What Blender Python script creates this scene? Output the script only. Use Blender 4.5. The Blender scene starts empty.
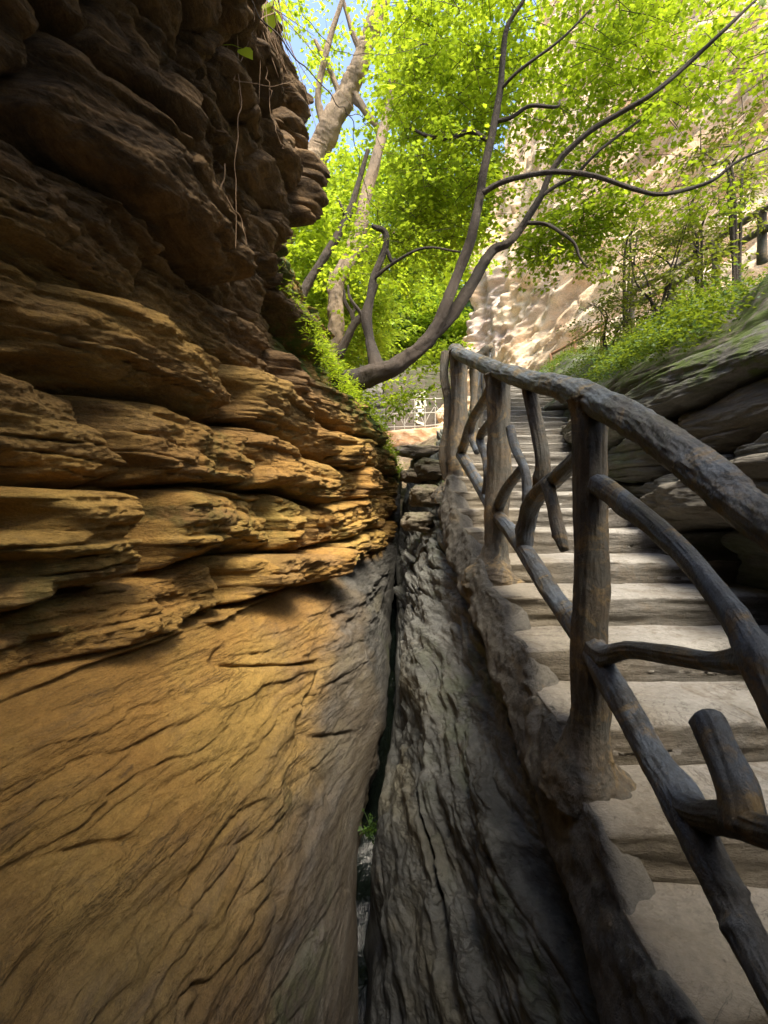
import bpy, math, random
import numpy as np
random.seed(7)
RS = np.random.RandomState(11)
R = math.radians
F = 430.0                      # focal length in pixels for a 768 px wide frame
SC = bpy.context.scene

# ------------------------------------------------------------------ camera, sky, sun, exposure
cam = bpy.data.cameras.new('camera'); co = bpy.data.objects.new('camera', cam)
SC.collection.objects.link(co); SC.camera = co
cam.sensor_fit = 'HORIZONTAL'; cam.sensor_width = 36; cam.lens = 36*F/768
co.location = (0, 0, 0); co.rotation_euler = (R(90), 0, 0)
cam.shift_y = -12/768; cam.clip_start = .02; cam.clip_end = 2000

SUN = np.array((.16, -.46, .87)); SUN = SUN/np.linalg.norm(SUN)
elev = math.asin(SUN[2]); az = math.atan2(SUN[0], SUN[1])
w = bpy.data.worlds.new('World'); SC.world = w; w.use_nodes = True
nt = w.node_tree; bg = nt.nodes['Background']
sky = nt.nodes.new('ShaderNodeTexSky'); sky.sky_type = 'NISHITA'; sky.sun_disc = False
sky.sun_elevation = elev; sky.sun_rotation = az; sky.altitude = 400; sky.dust_density = 4.0
nt.links.new(sky.outputs[0], bg.inputs[0]); bg.inputs[1].default_value = .15
sl = bpy.data.lights.new('sun', 'SUN'); so = bpy.data.objects.new('sun', sl); SC.collection.objects.link(so)
sl.energy = 2.6; sl.angle = R(24); sl.color = (1, .9, .72)
from mathutils import Vector
so.rotation_euler = Vector(SUN).to_track_quat('Z', 'Y').to_euler(); so.location = (0, 0, 20)
SC.view_settings.view_transform = 'Standard'; SC.view_settings.look = 'None'
SC.view_settings.exposure = 1.95; SC.view_settings.gamma = 1
SC.cycles.max_bounces = 6; SC.cycles.diffuse_bounces = 4; SC.cycles.transmission_bounces = 4
SC.cycles.transparent_max_bounces = 4

# ------------------------------------------------------------------ noise
_p = np.random.RandomState(3).permutation(256); PERM = np.concatenate([_p, _p, _p]).astype(np.int32)
_g = np.random.RandomState(5).normal(size=(256, 3)); GR = (_g/np.linalg.norm(_g, axis=1)[:, None]).astype(np.float32)
def pn(x, y, z=0.0, seed=0):
    x, y, z = np.broadcast_arrays(np.asarray(x, np.float32)+seed*17.13, np.asarray(y, np.float32)-seed*9.7, np.asarray(z, np.float32)+seed*5.31)
    xi = np.floor(x).astype(np.int32); yi = np.floor(y).astype(np.int32); zi = np.floor(z).astype(np.int32)
    xf, yf, zf = x-xi, y-yi, z-zi
    u, v, t = [a*a*a*(a*(a*6-15)+10) for a in (xf, yf, zf)]
    def c(dx, dy, dz):
        h = PERM[(PERM[(PERM[(xi+dx) & 255]+yi+dy) & 255]+zi+dz) & 255]
        g = GR[h]
        return g[..., 0]*(xf-dx)+g[..., 1]*(yf-dy)+g[..., 2]*(zf-dz)
    def L(a, b, q): return a+(b-a)*q
    return 1.5*L(L(L(c(0,0,0), c(1,0,0), u), L(c(0,1,0), c(1,1,0), u), v), L(L(c(0,0,1), c(1,0,1), u), L(c(0,1,1), c(1,1,1), u), v), t)
def fbm(x, y, z=0.0, o=4, seed=0, g=.5):
    s = 0; a = 1
    for i in range(o):
        s = s+a*pn(np.asarray(x)*2**i, np.asarray(y)*2**i, np.asarray(z)*2**i, seed+i*3); a *= g
    return s
def ss(a, b, x):
    t = np.clip((x-a)/(b-a), 0, 1); return t*t*(3-2*t)
def I(x, xs, ys): return np.interp(x, xs, ys)
def hsh(i, j=0, s=0):
    v = np.sin(np.asarray(i)*127.1+np.asarray(j)*311.7+s*74.7)*43758.5453
    return v-np.floor(v)

def strata(z, Y, hmin, hmax, blk, a_lay, a_blk, gap, rp, seed, jag=.05):
    """stacked, broken rock beds: returns outward displacement and a tone per block"""
    r = np.random.RandomState(seed)
    th = r.uniform(hmin, hmax, 400)*np.where(r.rand(400) < .25, .45, 1); e = np.concatenate([[-12.], -12+np.cumsum(th)])
    w_ = z+.5*hmax*fbm(Y*.55, z*.5, 0, 3, seed)+jag*hmax*fbm(Y*5, z*5, 0, 3, seed+2)
    i = np.clip(np.searchsorted(e, w_)-1, 0, 399); u = (w_-e[i])/(e[i+1]-e[i])
    yb = (Y+.6*blk*pn(Y*1.2/blk, i*3.7, 0, seed+5)+.10*blk*fbm(z*7, Y*3, 0, 2, seed+9))/(blk*(.6+.9*hsh(i, 1, seed)))+hsh(i, 2, seed)*9
    j = np.floor(yb); v = yb-j
    blkv = hsh(i, j, seed+1)-.5
    lay = pn(Y*.45/blk, i*7.77, 0, seed+3)
    uu = np.clip(u, 0, 1)**1.25; ru = 1-np.abs(2*uu-1)**rp
    rv = 1-np.abs(2*v-1)**14
    round_ = np.sqrt(np.clip(ru, 0, 1))*(.55+.45*rv)
    d = (a_lay*lay+a_blk*blkv)*(.25+.75*rv)*ss(0, .5, ru)+gap*(round_-1)
    return d, hsh(i, j, seed+8)

# ------------------------------------------------------------------ mesh helpers
COL = SC.collection
def raw(name, V, Fc, mat=None, parent=None, smooth=True, attrs=None):
    V = np.ascontiguousarray(V, np.float32).reshape(-1, 3)
    if not isinstance(Fc, list): Fc = [Fc]
    me = bpy.data.meshes.new(name)
    me.vertices.add(len(V)); me.vertices.foreach_set('co', V.ravel())
    nl = sum(f.size for f in Fc); npoly = sum(len(f) for f in Fc)
    me.loops.add(nl); me.loops.foreach_set('vertex_index', np.concatenate([f.ravel() for f in Fc]).astype(np.int32))
    me.polygons.add(npoly)
    st = []; k = 0
    for f in Fc:
        st.append(k+np.arange(len(f))*f.shape[1]); k += f.size
    me.polygons.foreach_set('loop_start', np.concatenate(st).astype(np.int32))
    me.update(calc_edges=True); me.validate()
    me.polygons.foreach_set('use_smooth', np.full(len(me.polygons), smooth))
    for k_, a in (attrs or {}).items():
        at = me.attributes.new(k_, 'FLOAT', 'POINT'); at.data.foreach_set('value', np.ascontiguousarray(a, np.float32).ravel())
    if mat: me.materials.append(mat)
    o = bpy.data.objects.new(name, me); COL.objects.link(o)
    if parent: o.parent = parent
    return o
def gfaces(n, m, closed=False, flip=False):
    i = np.arange(n-1)[:, None]; j = np.arange(m if closed else m-1)[None]; j2 = (j+1) % m
    q = np.stack([i*m+j, (i+1)*m+j, (i+1)*m+j2, i*m+j2], -1).reshape(-1, 4)
    return q[:, ::-1] if flip else q
def grid(name, V, mat, parent=None, flip=False, attrs=None, smooth=True):
    return raw(name, V, gfaces(V.shape[0], V.shape[1], False, flip), mat, parent, smooth, attrs)
def sweep_data(V):
    n, m = V.shape[:2]
    return V.reshape(-1, 3), [gfaces(n, m, True), np.arange(m)[None], ((n-1)*m+np.arange(m)[::-1])[None]]
def sweep(name, V, mat, parent=None, attrs=None):
    v, f = sweep_data(V); return raw(name, v, f, mat, parent, True, attrs)
def P(px, py, Y): return np.array(((px-384)/F*Y, Y, (500-py)/F*Y))
def catmull(pts, n):
    p = np.asarray(pts, float); p = np.vstack([2*p[0]-p[1], p, 2*p[-1]-p[-2]])
    k = len(p)-3; t = np.linspace(0, k, n); i = np.minimum(t.astype(int), k-1); u = (t-i)[:, None]
    a, b, c, d = p[i], p[i+1], p[i+2], p[i+3]
    return .5*((2*b)+(c-a)*u+(2*a-5*b+4*c-d)*u**2+(3*b-a-3*c+d)*u**3)
def tube_rings(pts, step=.03, seg=16, bark=.06, seed=0, knots=0, grain=9.0):
    """pts: rows (x, y, z, radius)"""
    pts = np.asarray(pts, float)
    Lg = np.sum(np.linalg.norm(np.diff(pts[:, :3], axis=0), axis=1))
    n = max(5, int(Lg/step)); q = catmull(pts, n); c = q[:, :3]; r = np.maximum(q[:, 3], .0008)
    t = np.gradient(c, axis=0); t /= np.linalg.norm(t, axis=1)[:, None]+1e-9
    up = np.array((.13, .9, .2)) if abs(t[0] @ np.array((.13, .9, .2))) < .8 else np.array((.9, .1, .2))
    U = np.zeros_like(c); u = np.cross(t[0], up)
    for i in range(n):
        u = u-t[i]*(u @ t[i]); u /= np.linalg.norm(u); U[i] = u
    W = np.cross(t, U); a = np.arange(seg)/seg*2*math.pi
    s = np.linspace(0, Lg, n)[:, None]; ca, sa = np.cos(a)[None], np.sin(a)[None]
    rr = r[:, None]*(1+bark*(1.1*fbm(ca*1.3+s*.8/ (r.mean()*12), sa*1.3, s*grain*.25, 3, seed)+.75*fbm(ca*4, sa*4, s*grain*.5, 4, seed+7, .7)))
    rk = np.random.RandomState(seed+1)
    for _ in range(knots):
        s0, a0, w0 = rk.uniform(0, Lg), rk.uniform(0, 6.28), rk.uniform(.5, 1.2)
        da = np.angle(np.exp(1j*(a[None]-a0)))
        rr = rr*(1+.22*np.exp(-((s-s0)/(w0*r.mean()))**2-(da/.6)**2))
    return c[:, None]+rr[..., None]*(ca[..., None]*U[:, None]+sa[..., None]*W[:, None])
def tube(name, pts, mat, parent=None, **k):
    return sweep(name, tube_rings(pts, **k), mat, parent)
def multi(name, parts, mat, parent=None, smooth=True, attrs=None):
    """several closed shells that belong to ONE part"""
    Vs, Fs, k = [], {}, 0
    for v, fs in parts:
        for f in fs: Fs.setdefault(f.shape[1], []).append(f+k)
        Vs.append(v); k += len(v)
    return raw(name, np.vstack(Vs), [np.vstack(f) for f in Fs.values()], mat, parent, smooth, attrs)
def tag(o, label=None, cat=None, group=None, kind=None):
    for k, v in (('label', label), ('category', cat), ('group', group), ('kind', kind)):
        if v: o[k] = v
    return o
def empty(name, loc, label, cat, group=None):
    o = bpy.data.objects.new(name, None); o.empty_display_size = .1; COL.objects.link(o)
    o.location = Vector([float(c) for c in loc]); return tag(o, label, cat, group)
def adopt(root, *objs):
    bpy.context.view_layer.update()
    for o in objs:
        o.parent = root; o.matrix_parent_inverse = root.matrix_world.inverted()

def rough_block(name, c, size, mat, seed, parent=None, amp=.12, res=26, pw=5, attrs=True):
    u = np.linspace(0, 2*math.pi, res*2, endpoint=False)[None]; v = np.linspace(-math.pi/2+.02, math.pi/2-.02, res)[:, None]
    sg = lambda a, p: np.sign(a)*np.abs(a)**p
    x = sg(np.cos(v), 2/pw)*sg(np.cos(u), 2/pw); y = sg(np.cos(v), 2/pw)*sg(np.sin(u), 2/pw); z = sg(np.sin(v), 2/pw)+0*u
    V = np.stack([x*size[0], y*size[1], z*size[2]], -1)
    s = 1/max(size); n = 1+amp*fbm(V[..., 0]*s*1.4+seed, V[..., 1]*s*1.4, V[..., 2]*s*2.2, 5, seed)
    n = n+amp*.35*fbm(V[..., 0]*s*3, V[..., 1]*s*3, V[..., 2]*s*14, 3, seed+2)
    V = V*n[..., None]+np.array(c)
    k = V.shape[0]*V.shape[1]; rs = np.random.RandomState(seed)
    return sweep(name, V, mat, parent, dict(grey=np.full(k, rs.uniform(.1, .6)), brown=np.full(k, rs.uniform(0, .3)), moss=np.clip(V[..., 2].ravel()-c[2], 0, .2)*3, tone=np.full(k, rs.uniform(.3, .8))))

# ------------------------------------------------------------------ materials
class N:
    def __init__(s, name):
        s.m = bpy.data.materials.new(name); s.m.use_nodes = True; s.t = s.m.node_tree
        s.b = s.t.nodes['Principled BSDF']; s.out = s.t.nodes['Material Output']
        s.pos = s.t.nodes.new('ShaderNodeNewGeometry').outputs['Position']
    def n(s, k): return s.t.nodes.new(k)
    def l(s, a, b): s.t.links.new(a, b)
    def noise(s, sc, xyz=(1, 1, 1), det=6, rough=.6, dist=0, vec=None):
        mp = s.n('ShaderNodeMapping'); mp.inputs['Scale'].default_value = xyz; s.l(vec or s.pos, mp.inputs['Vector'])
        q = s.n('ShaderNodeTexNoise'); q.inputs['Scale'].default_value = sc; q.inputs['Detail'].default_value = det
        q.inputs['Roughness'].default_value = rough; q.inputs['Distortion'].default_value = dist
        s.l(mp.outputs[0], q.inputs['Vector']); return q.outputs['Fac']
    def ramp(s, f, a, b, va=0.0, vb=1.0):
        q = s.n('ShaderNodeMapRange'); q.interpolation_type = 'SMOOTHSTEP'
        for i, v in enumerate((a, b, va, vb)): q.inputs[i+1].default_value = v
        s.l(f, q.inputs[0]); return q.outputs[0]
    def attr(s, nm):
        q = s.n('ShaderNodeAttribute'); q.attribute_name = nm; return q.outputs['Fac']
    def mix(s, f, a, b, mode='MIX'):
        q = s.n('ShaderNodeMix'); q.data_type = 'RGBA'; q.blend_type = mode
        for v, k in ((f, 0), (a, 6), (b, 7)):
            if isinstance(v, (int, float)): q.inputs[k].default_value = v
            elif isinstance(v, tuple): q.inputs[k].default_value = v+(1,)
            else: s.l(v, q.inputs[k])
        return q.outputs[2]
    def math(s, op, a, b=0.0):
        q = s.n('ShaderNodeMath'); q.operation = op
        for v, k in ((a, 0), (b, 1)):
            if isinstance(v, (int, float)): q.inputs[k].default_value = v
            else: s.l(v, q.inputs[k])
        return q.outputs[0]
    def gray(s, f, lo, hi):
        q = s.n('ShaderNodeMapRange'); q.inputs[3].default_value = lo; q.inputs[4].default_value = hi; s.l(f, q.inputs[0])
        c = s.n('ShaderNodeCombineColor')
        for i in range(3): s.l(q.outputs[0], c.inputs[i])
        return c.outputs[0]
    def bump(s, hs, prev=None):
        for f, d in hs:
            q = s.n('ShaderNodeBump'); q.inputs['Distance'].default_value = d; q.inputs['Strength'].default_value = 1
            s.l(f, q.inputs['Height'])
            if prev: s.l(prev, q.inputs['Normal'])
            prev = q.outputs[0]
        s.l(prev, s.b.inputs['Normal'])
    def color(s, c): s.l(c, s.b.inputs['Base Color'])
    def rough(s, r):
        if isinstance(r, float): s.b.inputs['Roughness'].default_value = r
        else: s.l(r, s.b.inputs['Roughness'])

def rock_mat(name, a, b, c, grey=(.12, .12, .115), brown=(.14, .085, .036), moss=(.07, .1, .02), stretch=(1, .28, 3.6), bump=1.0, spec=.35):
    m = N(name)
    big = m.noise(1.1, (1, 1, 1.6), 5); st = m.noise(5, stretch, 9, .68, .6); fine = m.noise(38, (1, .6, 1.4), 8, .7)
    col = m.mix(m.ramp(big, .36, .62), a, b)
    col = m.mix(m.ramp(st, .52, .72, 0, .8), col, c)
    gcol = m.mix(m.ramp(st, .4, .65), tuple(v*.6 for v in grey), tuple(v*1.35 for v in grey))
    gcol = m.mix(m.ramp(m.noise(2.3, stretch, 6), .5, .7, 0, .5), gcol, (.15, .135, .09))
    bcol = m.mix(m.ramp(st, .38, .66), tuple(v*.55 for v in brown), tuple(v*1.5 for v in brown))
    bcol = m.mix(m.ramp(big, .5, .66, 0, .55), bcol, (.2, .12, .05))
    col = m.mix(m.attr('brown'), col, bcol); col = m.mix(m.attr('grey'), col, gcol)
    col = m.mix(1.0, col, m.gray(m.attr('tone'), .72, 1.2), 'MULTIPLY')
    col = m.mix(1.0, col, m.gray(fine, .35, 1.65), 'MULTIPLY')
    col = m.mix(1.0, col, m.gray(m.noise(120, det=4, rough=.7), .6, 1.4), 'MULTIPLY')
    lines = m.math('ABSOLUTE', m.math('SUBTRACT', m.noise(3.2, (.7, .22, 6), 8, .72, .2), .5)); lines = m.ramp(lines, .0, .012, .5, 0)
    lines = m.math('MULTIPLY', lines, m.ramp(m.noise(2.6, (1, .7, 2), 4), .45, .6))
    col = m.mix(lines, col, (.035, .028, .018))
    mm = m.math('MULTIPLY', m.attr('moss'), m.ramp(m.noise(9, det=8, rough=.7), .42, .56))
    col = m.mix(mm, col, moss)
    pits = m.ramp(m.noise(8, (1, .6, 2.2), 9, .75, 1), .6, .68, 0, .55)
    col = m.mix(pits, col, (.05, .035, .02))
    col = m.mix(m.ramp(m.noise(3.4, (1, .8, 1.6), 9, .78, .8), .56, .66, 0, .4), col, (.1, .075, .045)); m.color(col)
    m.rough(m.ramp(m.attr('grey'), 0, 1, .85, .6)); m.b.inputs['Specular IOR Level'].default_value = spec
    m.bump([(m.math('MULTIPLY', lines, -1.0), .012), (st, .035*bump), (m.noise(17, stretch, 8, .7, .4), .014*bump), (fine, .008*bump)])
    return m.m
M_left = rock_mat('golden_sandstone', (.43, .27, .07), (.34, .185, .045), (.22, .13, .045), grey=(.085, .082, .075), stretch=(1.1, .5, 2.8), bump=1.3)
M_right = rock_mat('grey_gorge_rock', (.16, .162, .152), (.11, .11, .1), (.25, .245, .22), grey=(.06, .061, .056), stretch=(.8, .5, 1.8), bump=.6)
M_outcrop = rock_mat('grey_outcrop_rock', (.145, .138, .115), (.09, .087, .073), (.21, .2, .18), stretch=(1, .3, 4))
M_ground = rock_mat('pale_ledge_rock', (.45, .34, .22), (.32, .25, .17), (.2, .16, .12), stretch=(.4, .4, 2))
M_back = rock_mat('shaded_back_rock', (.2, .17, .15), (.15, .13, .12), (.28, .22, .18), stretch=(.4, .4, 2))
M_cliff = rock_mat('cream_cliff_rock', (.78, .64, .46), (.72, .53, .34), (.5, .34, .2), grey=(.4, .34, .36), brown=(.42, .2, .07), stretch=(.8, .8, 1.4), bump=1.6)

def stair_mat():
    m = N('worn_stone_step')
    st = m.noise(4, (.5, 1.2, 7), 9, .7, .4); big = m.noise(2.2, det=6); fine = m.noise(60, det=6, rough=.7)
    nrm = m.n('ShaderNodeNewGeometry').outputs['Normal']; sp = m.n('ShaderNodeSeparateXYZ'); m.l(nrm, sp.inputs[0])
    px = m.n('ShaderNodeSeparateXYZ'); m.l(m.pos, px.inputs[0])
    col = m.mix(m.ramp(big, .35, .65), (.31, .295, .268), (.215, .203, .18))
    col = m.mix(m.ramp(st, .5, .7, 0, .7), col, (.17, .145, .115))
    riser_shade = m.math('SUBTRACT', 1.0, m.ramp(sp.outputs[2], .35, .85))     # upright faces darkened, riser shade put into the stone colour
    col = m.mix(m.math('MULTIPLY', riser_shade, .78), col, (.085, .076, .062))
    tan = m.math('SUBTRACT', 1.0, m.ramp(m.math('ADD', px.outputs[0], m.math('MULTIPLY', big, .5)), 1.0, 1.35))
    col = m.mix(m.math('MULTIPLY', tan, .55), col, (.17, .135, .08))
    col = m.mix(m.ramp(m.noise(6, det=9, rough=.75, dist=.6), .5, .62, 0, .7), col, (.14, .115, .085))
    ck = m.ramp(m.math('ABSOLUTE', m.math('SUBTRACT', m.noise(2.4, det=8, rough=.7, dist=1.2), .5)), 0, .008, .8, 0)
    col = m.mix(m.math('MULTIPLY', ck, m.ramp(m.noise(1.7, det=3), .45, .55)), col, (.05, .043, .035))
    col = m.mix(m.ramp(m.noise(34, det=4, rough=.6), .66, .72, 0, .7), col, (.07, .055, .04))
    col = m.mix(1.0, col, m.gray(fine, .5, 1.5), 'MULTIPLY')
    m.color(col); m.rough(.8)
    m.bump([(st, .02), (m.noise(14, (.8, 1, 3), 9, .75), .02), (fine, .005)]); return m.m
M_step = stair_mat()
def curb_mat():
    m = N('rough_mortar'); a = m.noise(9, det=9, rough=.7, dist=.5); f = m.noise(55, det=7, rough=.75)
    col = m.mix(m.ramp(m.noise(2.5, det=6), .35, .65), (.16, .145, .115), (.09, .085, .075))
    col = m.mix(m.ramp(a, .5, .66, 0, .8), col, (.05, .045, .036))
    col = m.mix(m.ramp(m.noise(5, det=7), .57, .7, 0, .6), col, (.27, .2, .1))
    col = m.mix(1.0, col, m.gray(f, .6, 1.4), 'MULTIPLY'); m.color(col); m.rough(.88)
    m.bump([(a, .04), (m.noise(24, det=8, rough=.75), .016), (f, .006)]); return m.m
M_curb = curb_mat()
def rail_mat(name, dark, ochre, blue, gloss=.42):
    m = N(name); a = m.noise(7, det=7, rough=.65, dist=.8); f = m.noise(70, (1, 1, .35), 8, .7)
    col = m.mix(m.ramp(a, .38, .6), dark, blue)
    col = m.mix(m.ramp(m.noise(6.5, det=9, rough=.75, dist=1), .5, .62, 0, .8), col, ochre)
    col = m.mix(m.ramp(m.noise(30, det=5), .62, .72, 0, .6), col, (.012, .011, .01))
    col = m.mix(1.0, col, m.gray(f, .2, 1.8), 'MULTIPLY'); m.color(col)
    m.rough(m.ramp(m.noise(12, det=5), .3, .7, gloss, gloss+.3)); m.b.inputs['Specular IOR Level'].default_value = .5
    m.bump([(m.noise(16, (1, 1, .6), 9, .75, 1.5), .018), (m.noise(60, (1, 1, .5), 8, .75, 1), .008), (f, .004)]); return m.m
M_rail = rail_mat('weathered_bark_rail', (.06, .058, .054), (.23, .16, .07), (.10, .12, .145), .32)
M_post = rail_mat('weathered_bark_post', (.11, .085, .055), (.26, .18, .08), (.085, .08, .065), .62)
def plain(name, c, r=.8, j=.5, sc=20, bump=.004):
    m = N(name); f = m.noise(sc, det=7, rough=.7)
    m.color(m.mix(1.0, c, m.gray(f, 1-j, 1+j), 'MULTIPLY')); m.rough(r); m.bump([(f, bump)]); return m.m
def bark_mat(name, a, b):
    m = N(name); f = m.noise(16, (1, 1, .4), 8, .7, .6)
    col = m.mix(m.ramp(m.noise(2.2, det=5), .35, .65), a, b); col = m.mix(m.ramp(f, .5, .7, 0, .7), col, (.035, .028, .02))
    m.color(col); m.rough(.9); m.bump([(f, .05), (m.noise(50, det=8, rough=.75), .01)]); return m.m
M_bark = bark_mat('dark_bark', (.065, .048, .034), (.04, .032, .025))
M_bark2 = bark_mat('pale_bark', (.3, .22, .14), (.2, .15, .1))
def leaf_mat(name, a, b, tr=.55, c=None):
    m = N(name); t = m.attr('tone'); col = m.mix(t, a, b)
    if c: col = m.mix(m.ramp(m.noise(.9, det=3), .45, .6, 0, .8), col, c)
    m.color(col); m.rough(.5); m.b.inputs['Specular IOR Level'].default_value = .3
    tl = m.n('ShaderNodeBsdfTranslucent'); mx = m.n('ShaderNodeMixShader'); mx.inputs[0].default_value = tr
    m.l(m.mix(.5, col, (.42, .52, .02)), tl.inputs[0])
    m.l(m.b.outputs[0], mx.inputs[1]); m.l(tl.outputs[0], mx.inputs[2]); m.l(mx.outputs[0], m.out.inputs[0]); return m.m
M_leaf = leaf_mat('lit_green_leaf', (.11, .22, .02), (.48, .6, .03), .66)
M_leaf_far = leaf_mat('pale_far_leaf', (.2, .34, .03), (.45, .55, .05), .6)
M_leaf_olive = leaf_mat('olive_leaf', (.08, .1, .02), (.2, .2, .04), .4)
M_weed = leaf_mat('weed_leaf', (.012, .04, .01), (.085, .16, .02), .35, (.04, .09, .04))
M_twig = plain('twig_bark', (.07, .055, .04), .9)
M_vine = plain('dry_root', (.19, .12, .065), .9)

# ------------------------------------------------------------------ the gorge: shared curves
def s_of(Y): return .43*Y-1.306                       # height of the stair nosing line
LIPY = [-3, 0, .8, 1.62, 1.97, 2.25, 2.6, 3.04, 3.6, 4.17, 5.4, 6.3, 7.5, 10]
def zlip(Y): return I(Y, [-3, 1.6, 3.04, 4.2, 5.4, 6.5, 7.5, 10], [-3.2, -1.98, -1.44, -1.36, -1.12, -.55, .1, .5])
def xl(Y): return I(Y, LIPY, [-.10, -.10, -.105, -.11, -.14, -.14, -.09, .012, .055, .06, .10, .21, .30, .4])+.004+.02*pn(Y*2.3, 1.5, 0, 7)+.012*pn(Y*6, 3.5, 0, 8)
def xr(Y): return I(Y, LIPY, [-.05, -.05, -.06, -.07, -.078, -.058, .005, .075, .095, .11, .16, .17, .36, .5])+.006+.02*pn(Y*2.1, 9.5, 0, 9)

# ---- left cliff
def left_x(Y): return I(Y, [-3, 0, 1, 1.35, 2, 2.6, 3.1, 3.6, 4.2, 5, 6, 7, 7.6, 9.5], [-1.5, -1.4, -1.26, -1.17, -.93, -.74, -.60, -.46, -.29, -.1, .08, .2, .3, .5])
def left_top(Y): return I(Y, [0, 2.82, 3.08, 3.9, 4.5, 5.2, 6, 6.8, 7.6, 9.5], [30, 30, 1.27, .97, .86, .75, .6, .4, .35, .3])
def left_cliff():
    Ys = np.concatenate([np.linspace(-2.5, .88, 90), 1/np.linspace(1/.9, 1/9.5, 820)])
    Zs = np.concatenate([np.linspace(-4.6, -2.6, 40)[:-1], np.linspace(-2.6, 1.9, 640)[:-1], np.linspace(1.9, 4.6, 220)[:-1], np.linspace(4.6, 11, 80)])
    Y, Z = np.meshgrid(Ys, Zs, indexing='ij')
    wall = left_x(Y)
    nr = ss(2.9, 1.6, Y)
    off = I(Z, [-.7, 0, .4, 1, 1.5, 1.9, 2.5, 3.2, 4, 6, 11], [0, -.05, -.13, -.13, .02, .08, .0, -.25, -.6, -1.6, -4.5])
    off = off+nr*I(Z, [0, .6, 1.2, 2.2, 4, 6], [0, .02, .12, .36, .4, .2])
    top = left_top(Y)
    ab = np.maximum(0, Z-top)
    off = off*ss(4.0, 3.3, Y)-.62*ab
    zl = zlip(Y); zL = np.maximum(-.62+.03*fbm(Y*1.5, 0, 0, 2, 4), zl+.28)
    t = np.clip((zL-Z)/(zL-zl), 0, 1); g = 1-(1-t)**1.4
    xw = wall+off
    X = np.where(Z > zL, xw, wall+(xl(Y)-wall)*g)
    X = np.where(Z < zl, xl(Y)-.16*(zl-Z)-.25*(zl-Z)**2+.05*ss(0, .1, zl-Z)*fbm(Y*4, Z*4, 0, 4, 59), X)
    up = ss(0, .05, Z-zL); low = ss(.0, .22, (zL-Z))*ss(.0, .5, Z-zl)
    far = ss(3.2, 5.0, Y)
    # beds
    d1, t1 = strata(Z, Y, .14, .42, .8, .22, .44, .34, 6, 21, .05)
    d2, t2 = strata(Z+.3*fbm(Y*.3, 0, 0, 2, 9), Y, .05, .13, .5, .045, .07, .035, 6, 22, .08)
    d3, t3 = strata(Z, Y, .016, .045, .22, .02, .024, .014, 5, 23, .12)
    f = .06*fbm(Y*2.2, Z*4, 0, 5, 31, .58)+.022*fbm(Y*8, Z*20, 0, 5, 32, .65)
    bigf = .16*fbm(Y*.7, Z*.9, 0, 3, 33)
    upd = d1*(1-.45*far)+d2*(.9-.2*far)+d3*.9+f+bigf*(1-.6*far)
    # high part: chunkier, tilted blocks
    tl = Z-.35*(Y-2)
    d4, t4 = strata(Z+.25*Y, Y, .22, .7, .9, .34, .42, .2, 8, 24, .12)
    hi = ss(1.0, 1.8, Z)
    upd = upd*(1-.55*hi)+hi*(.8*d2+.8*d3)+hi*(.75)*(d4+.07*fbm(Y*4, Z*5, 0, 5, 34))
    # lower smooth face: low swells, long cracks following the beds
    w_ = Z+.045*fbm(Y*.7, Z, 0, 3, 41)+.05*Y
    sw = .06*fbm(Y*.7, w_*2.6, 0, 3, 42)+.006*fbm(Y*1.2, w_*15, 0, 5, 43, .6)+.008*fbm(Y*7, w_*9, 0, 5, 47, .6)+.008*fbm(Y*2.2, w_*16, 0, 5, 44, .65)+.003*fbm(Y*12, w_*40, 0, 3, 45)+.03*np.abs(fbm(Y*1.6, w_*3, 0, 3, 58))
    ck = np.abs(pn(Y*.5, w_*3.2, 0, 45)); sw = sw-.05*np.exp(-(ck/.02)**2)*ss(-.25, .15, pn(Y*.8, w_*2, 0, 46))
    ck = np.abs(pn(Y*.9, w_*8, 0, 47)); sw = sw-.022*np.exp(-(ck/.03)**2)*ss(-.1, .3, pn(Y*1.1, w_*2, 0, 48))
    for fy, fz, wd, dp, sd in ((.45, 6, .03, .03, 120), (.6, 13, .045, .014, 121), (.9, 24, .06, .006, 122), (1.5, 50, .1, .003, 123)):
        q = np.abs(pn(Y*fy+.15*pn(Y*3, w_*9, 0, sd+9), w_*fz+.25*pn(Y*7, w_*20, 0, sd+11), 0, sd)); sw = sw-dp*np.exp(-(q/wd)**2)*ss(-.15, .25, pn(Y*fy*1.7, w_*fz*.35, 0, sd+20))
    chip = pn(Y*1.2, w_*6, 0, 130)+.4*pn(Y*4, w_*16, 0, 131); sw = sw-.016*ss(.25, .32, chip)+.012*ss(-.3, -.38, chip)
    gf = ss(1.8, 3.4, Y)*ss(.0, .3, zL-Z)
    sw = sw+gf*.05*fbm(Y*1.3-w_*.5, w_*7, 0, 4, 49)
    ledge = .13*ss(0, .025, Z-zL)*ss(.4, .04, Z-zL)*ss(4.5, 3, Y)*(.7+.6*pn(Y*1.3, 2.2, 0, 57))
    X = X+up*upd+low*sw+ledge
    # keep slabs from closing the gorge
    X = np.where(Z > zl, np.minimum(X, np.maximum(xl(Y), np.minimum(wall+.85, wall+(xl(Y)-wall)*.8))), X)
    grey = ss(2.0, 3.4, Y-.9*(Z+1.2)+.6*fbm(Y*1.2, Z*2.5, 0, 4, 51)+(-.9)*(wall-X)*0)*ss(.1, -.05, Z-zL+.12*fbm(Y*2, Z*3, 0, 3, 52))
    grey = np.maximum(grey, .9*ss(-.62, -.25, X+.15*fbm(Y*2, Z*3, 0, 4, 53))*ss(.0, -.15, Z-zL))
    grey = np.maximum(grey, .5*ss(-.85, -1.5, Z+.12*fbm(Y*1.5, Z*3, 0, 4, 60)))  # darkening towards the gorge bottom is shade put into the colour
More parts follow.
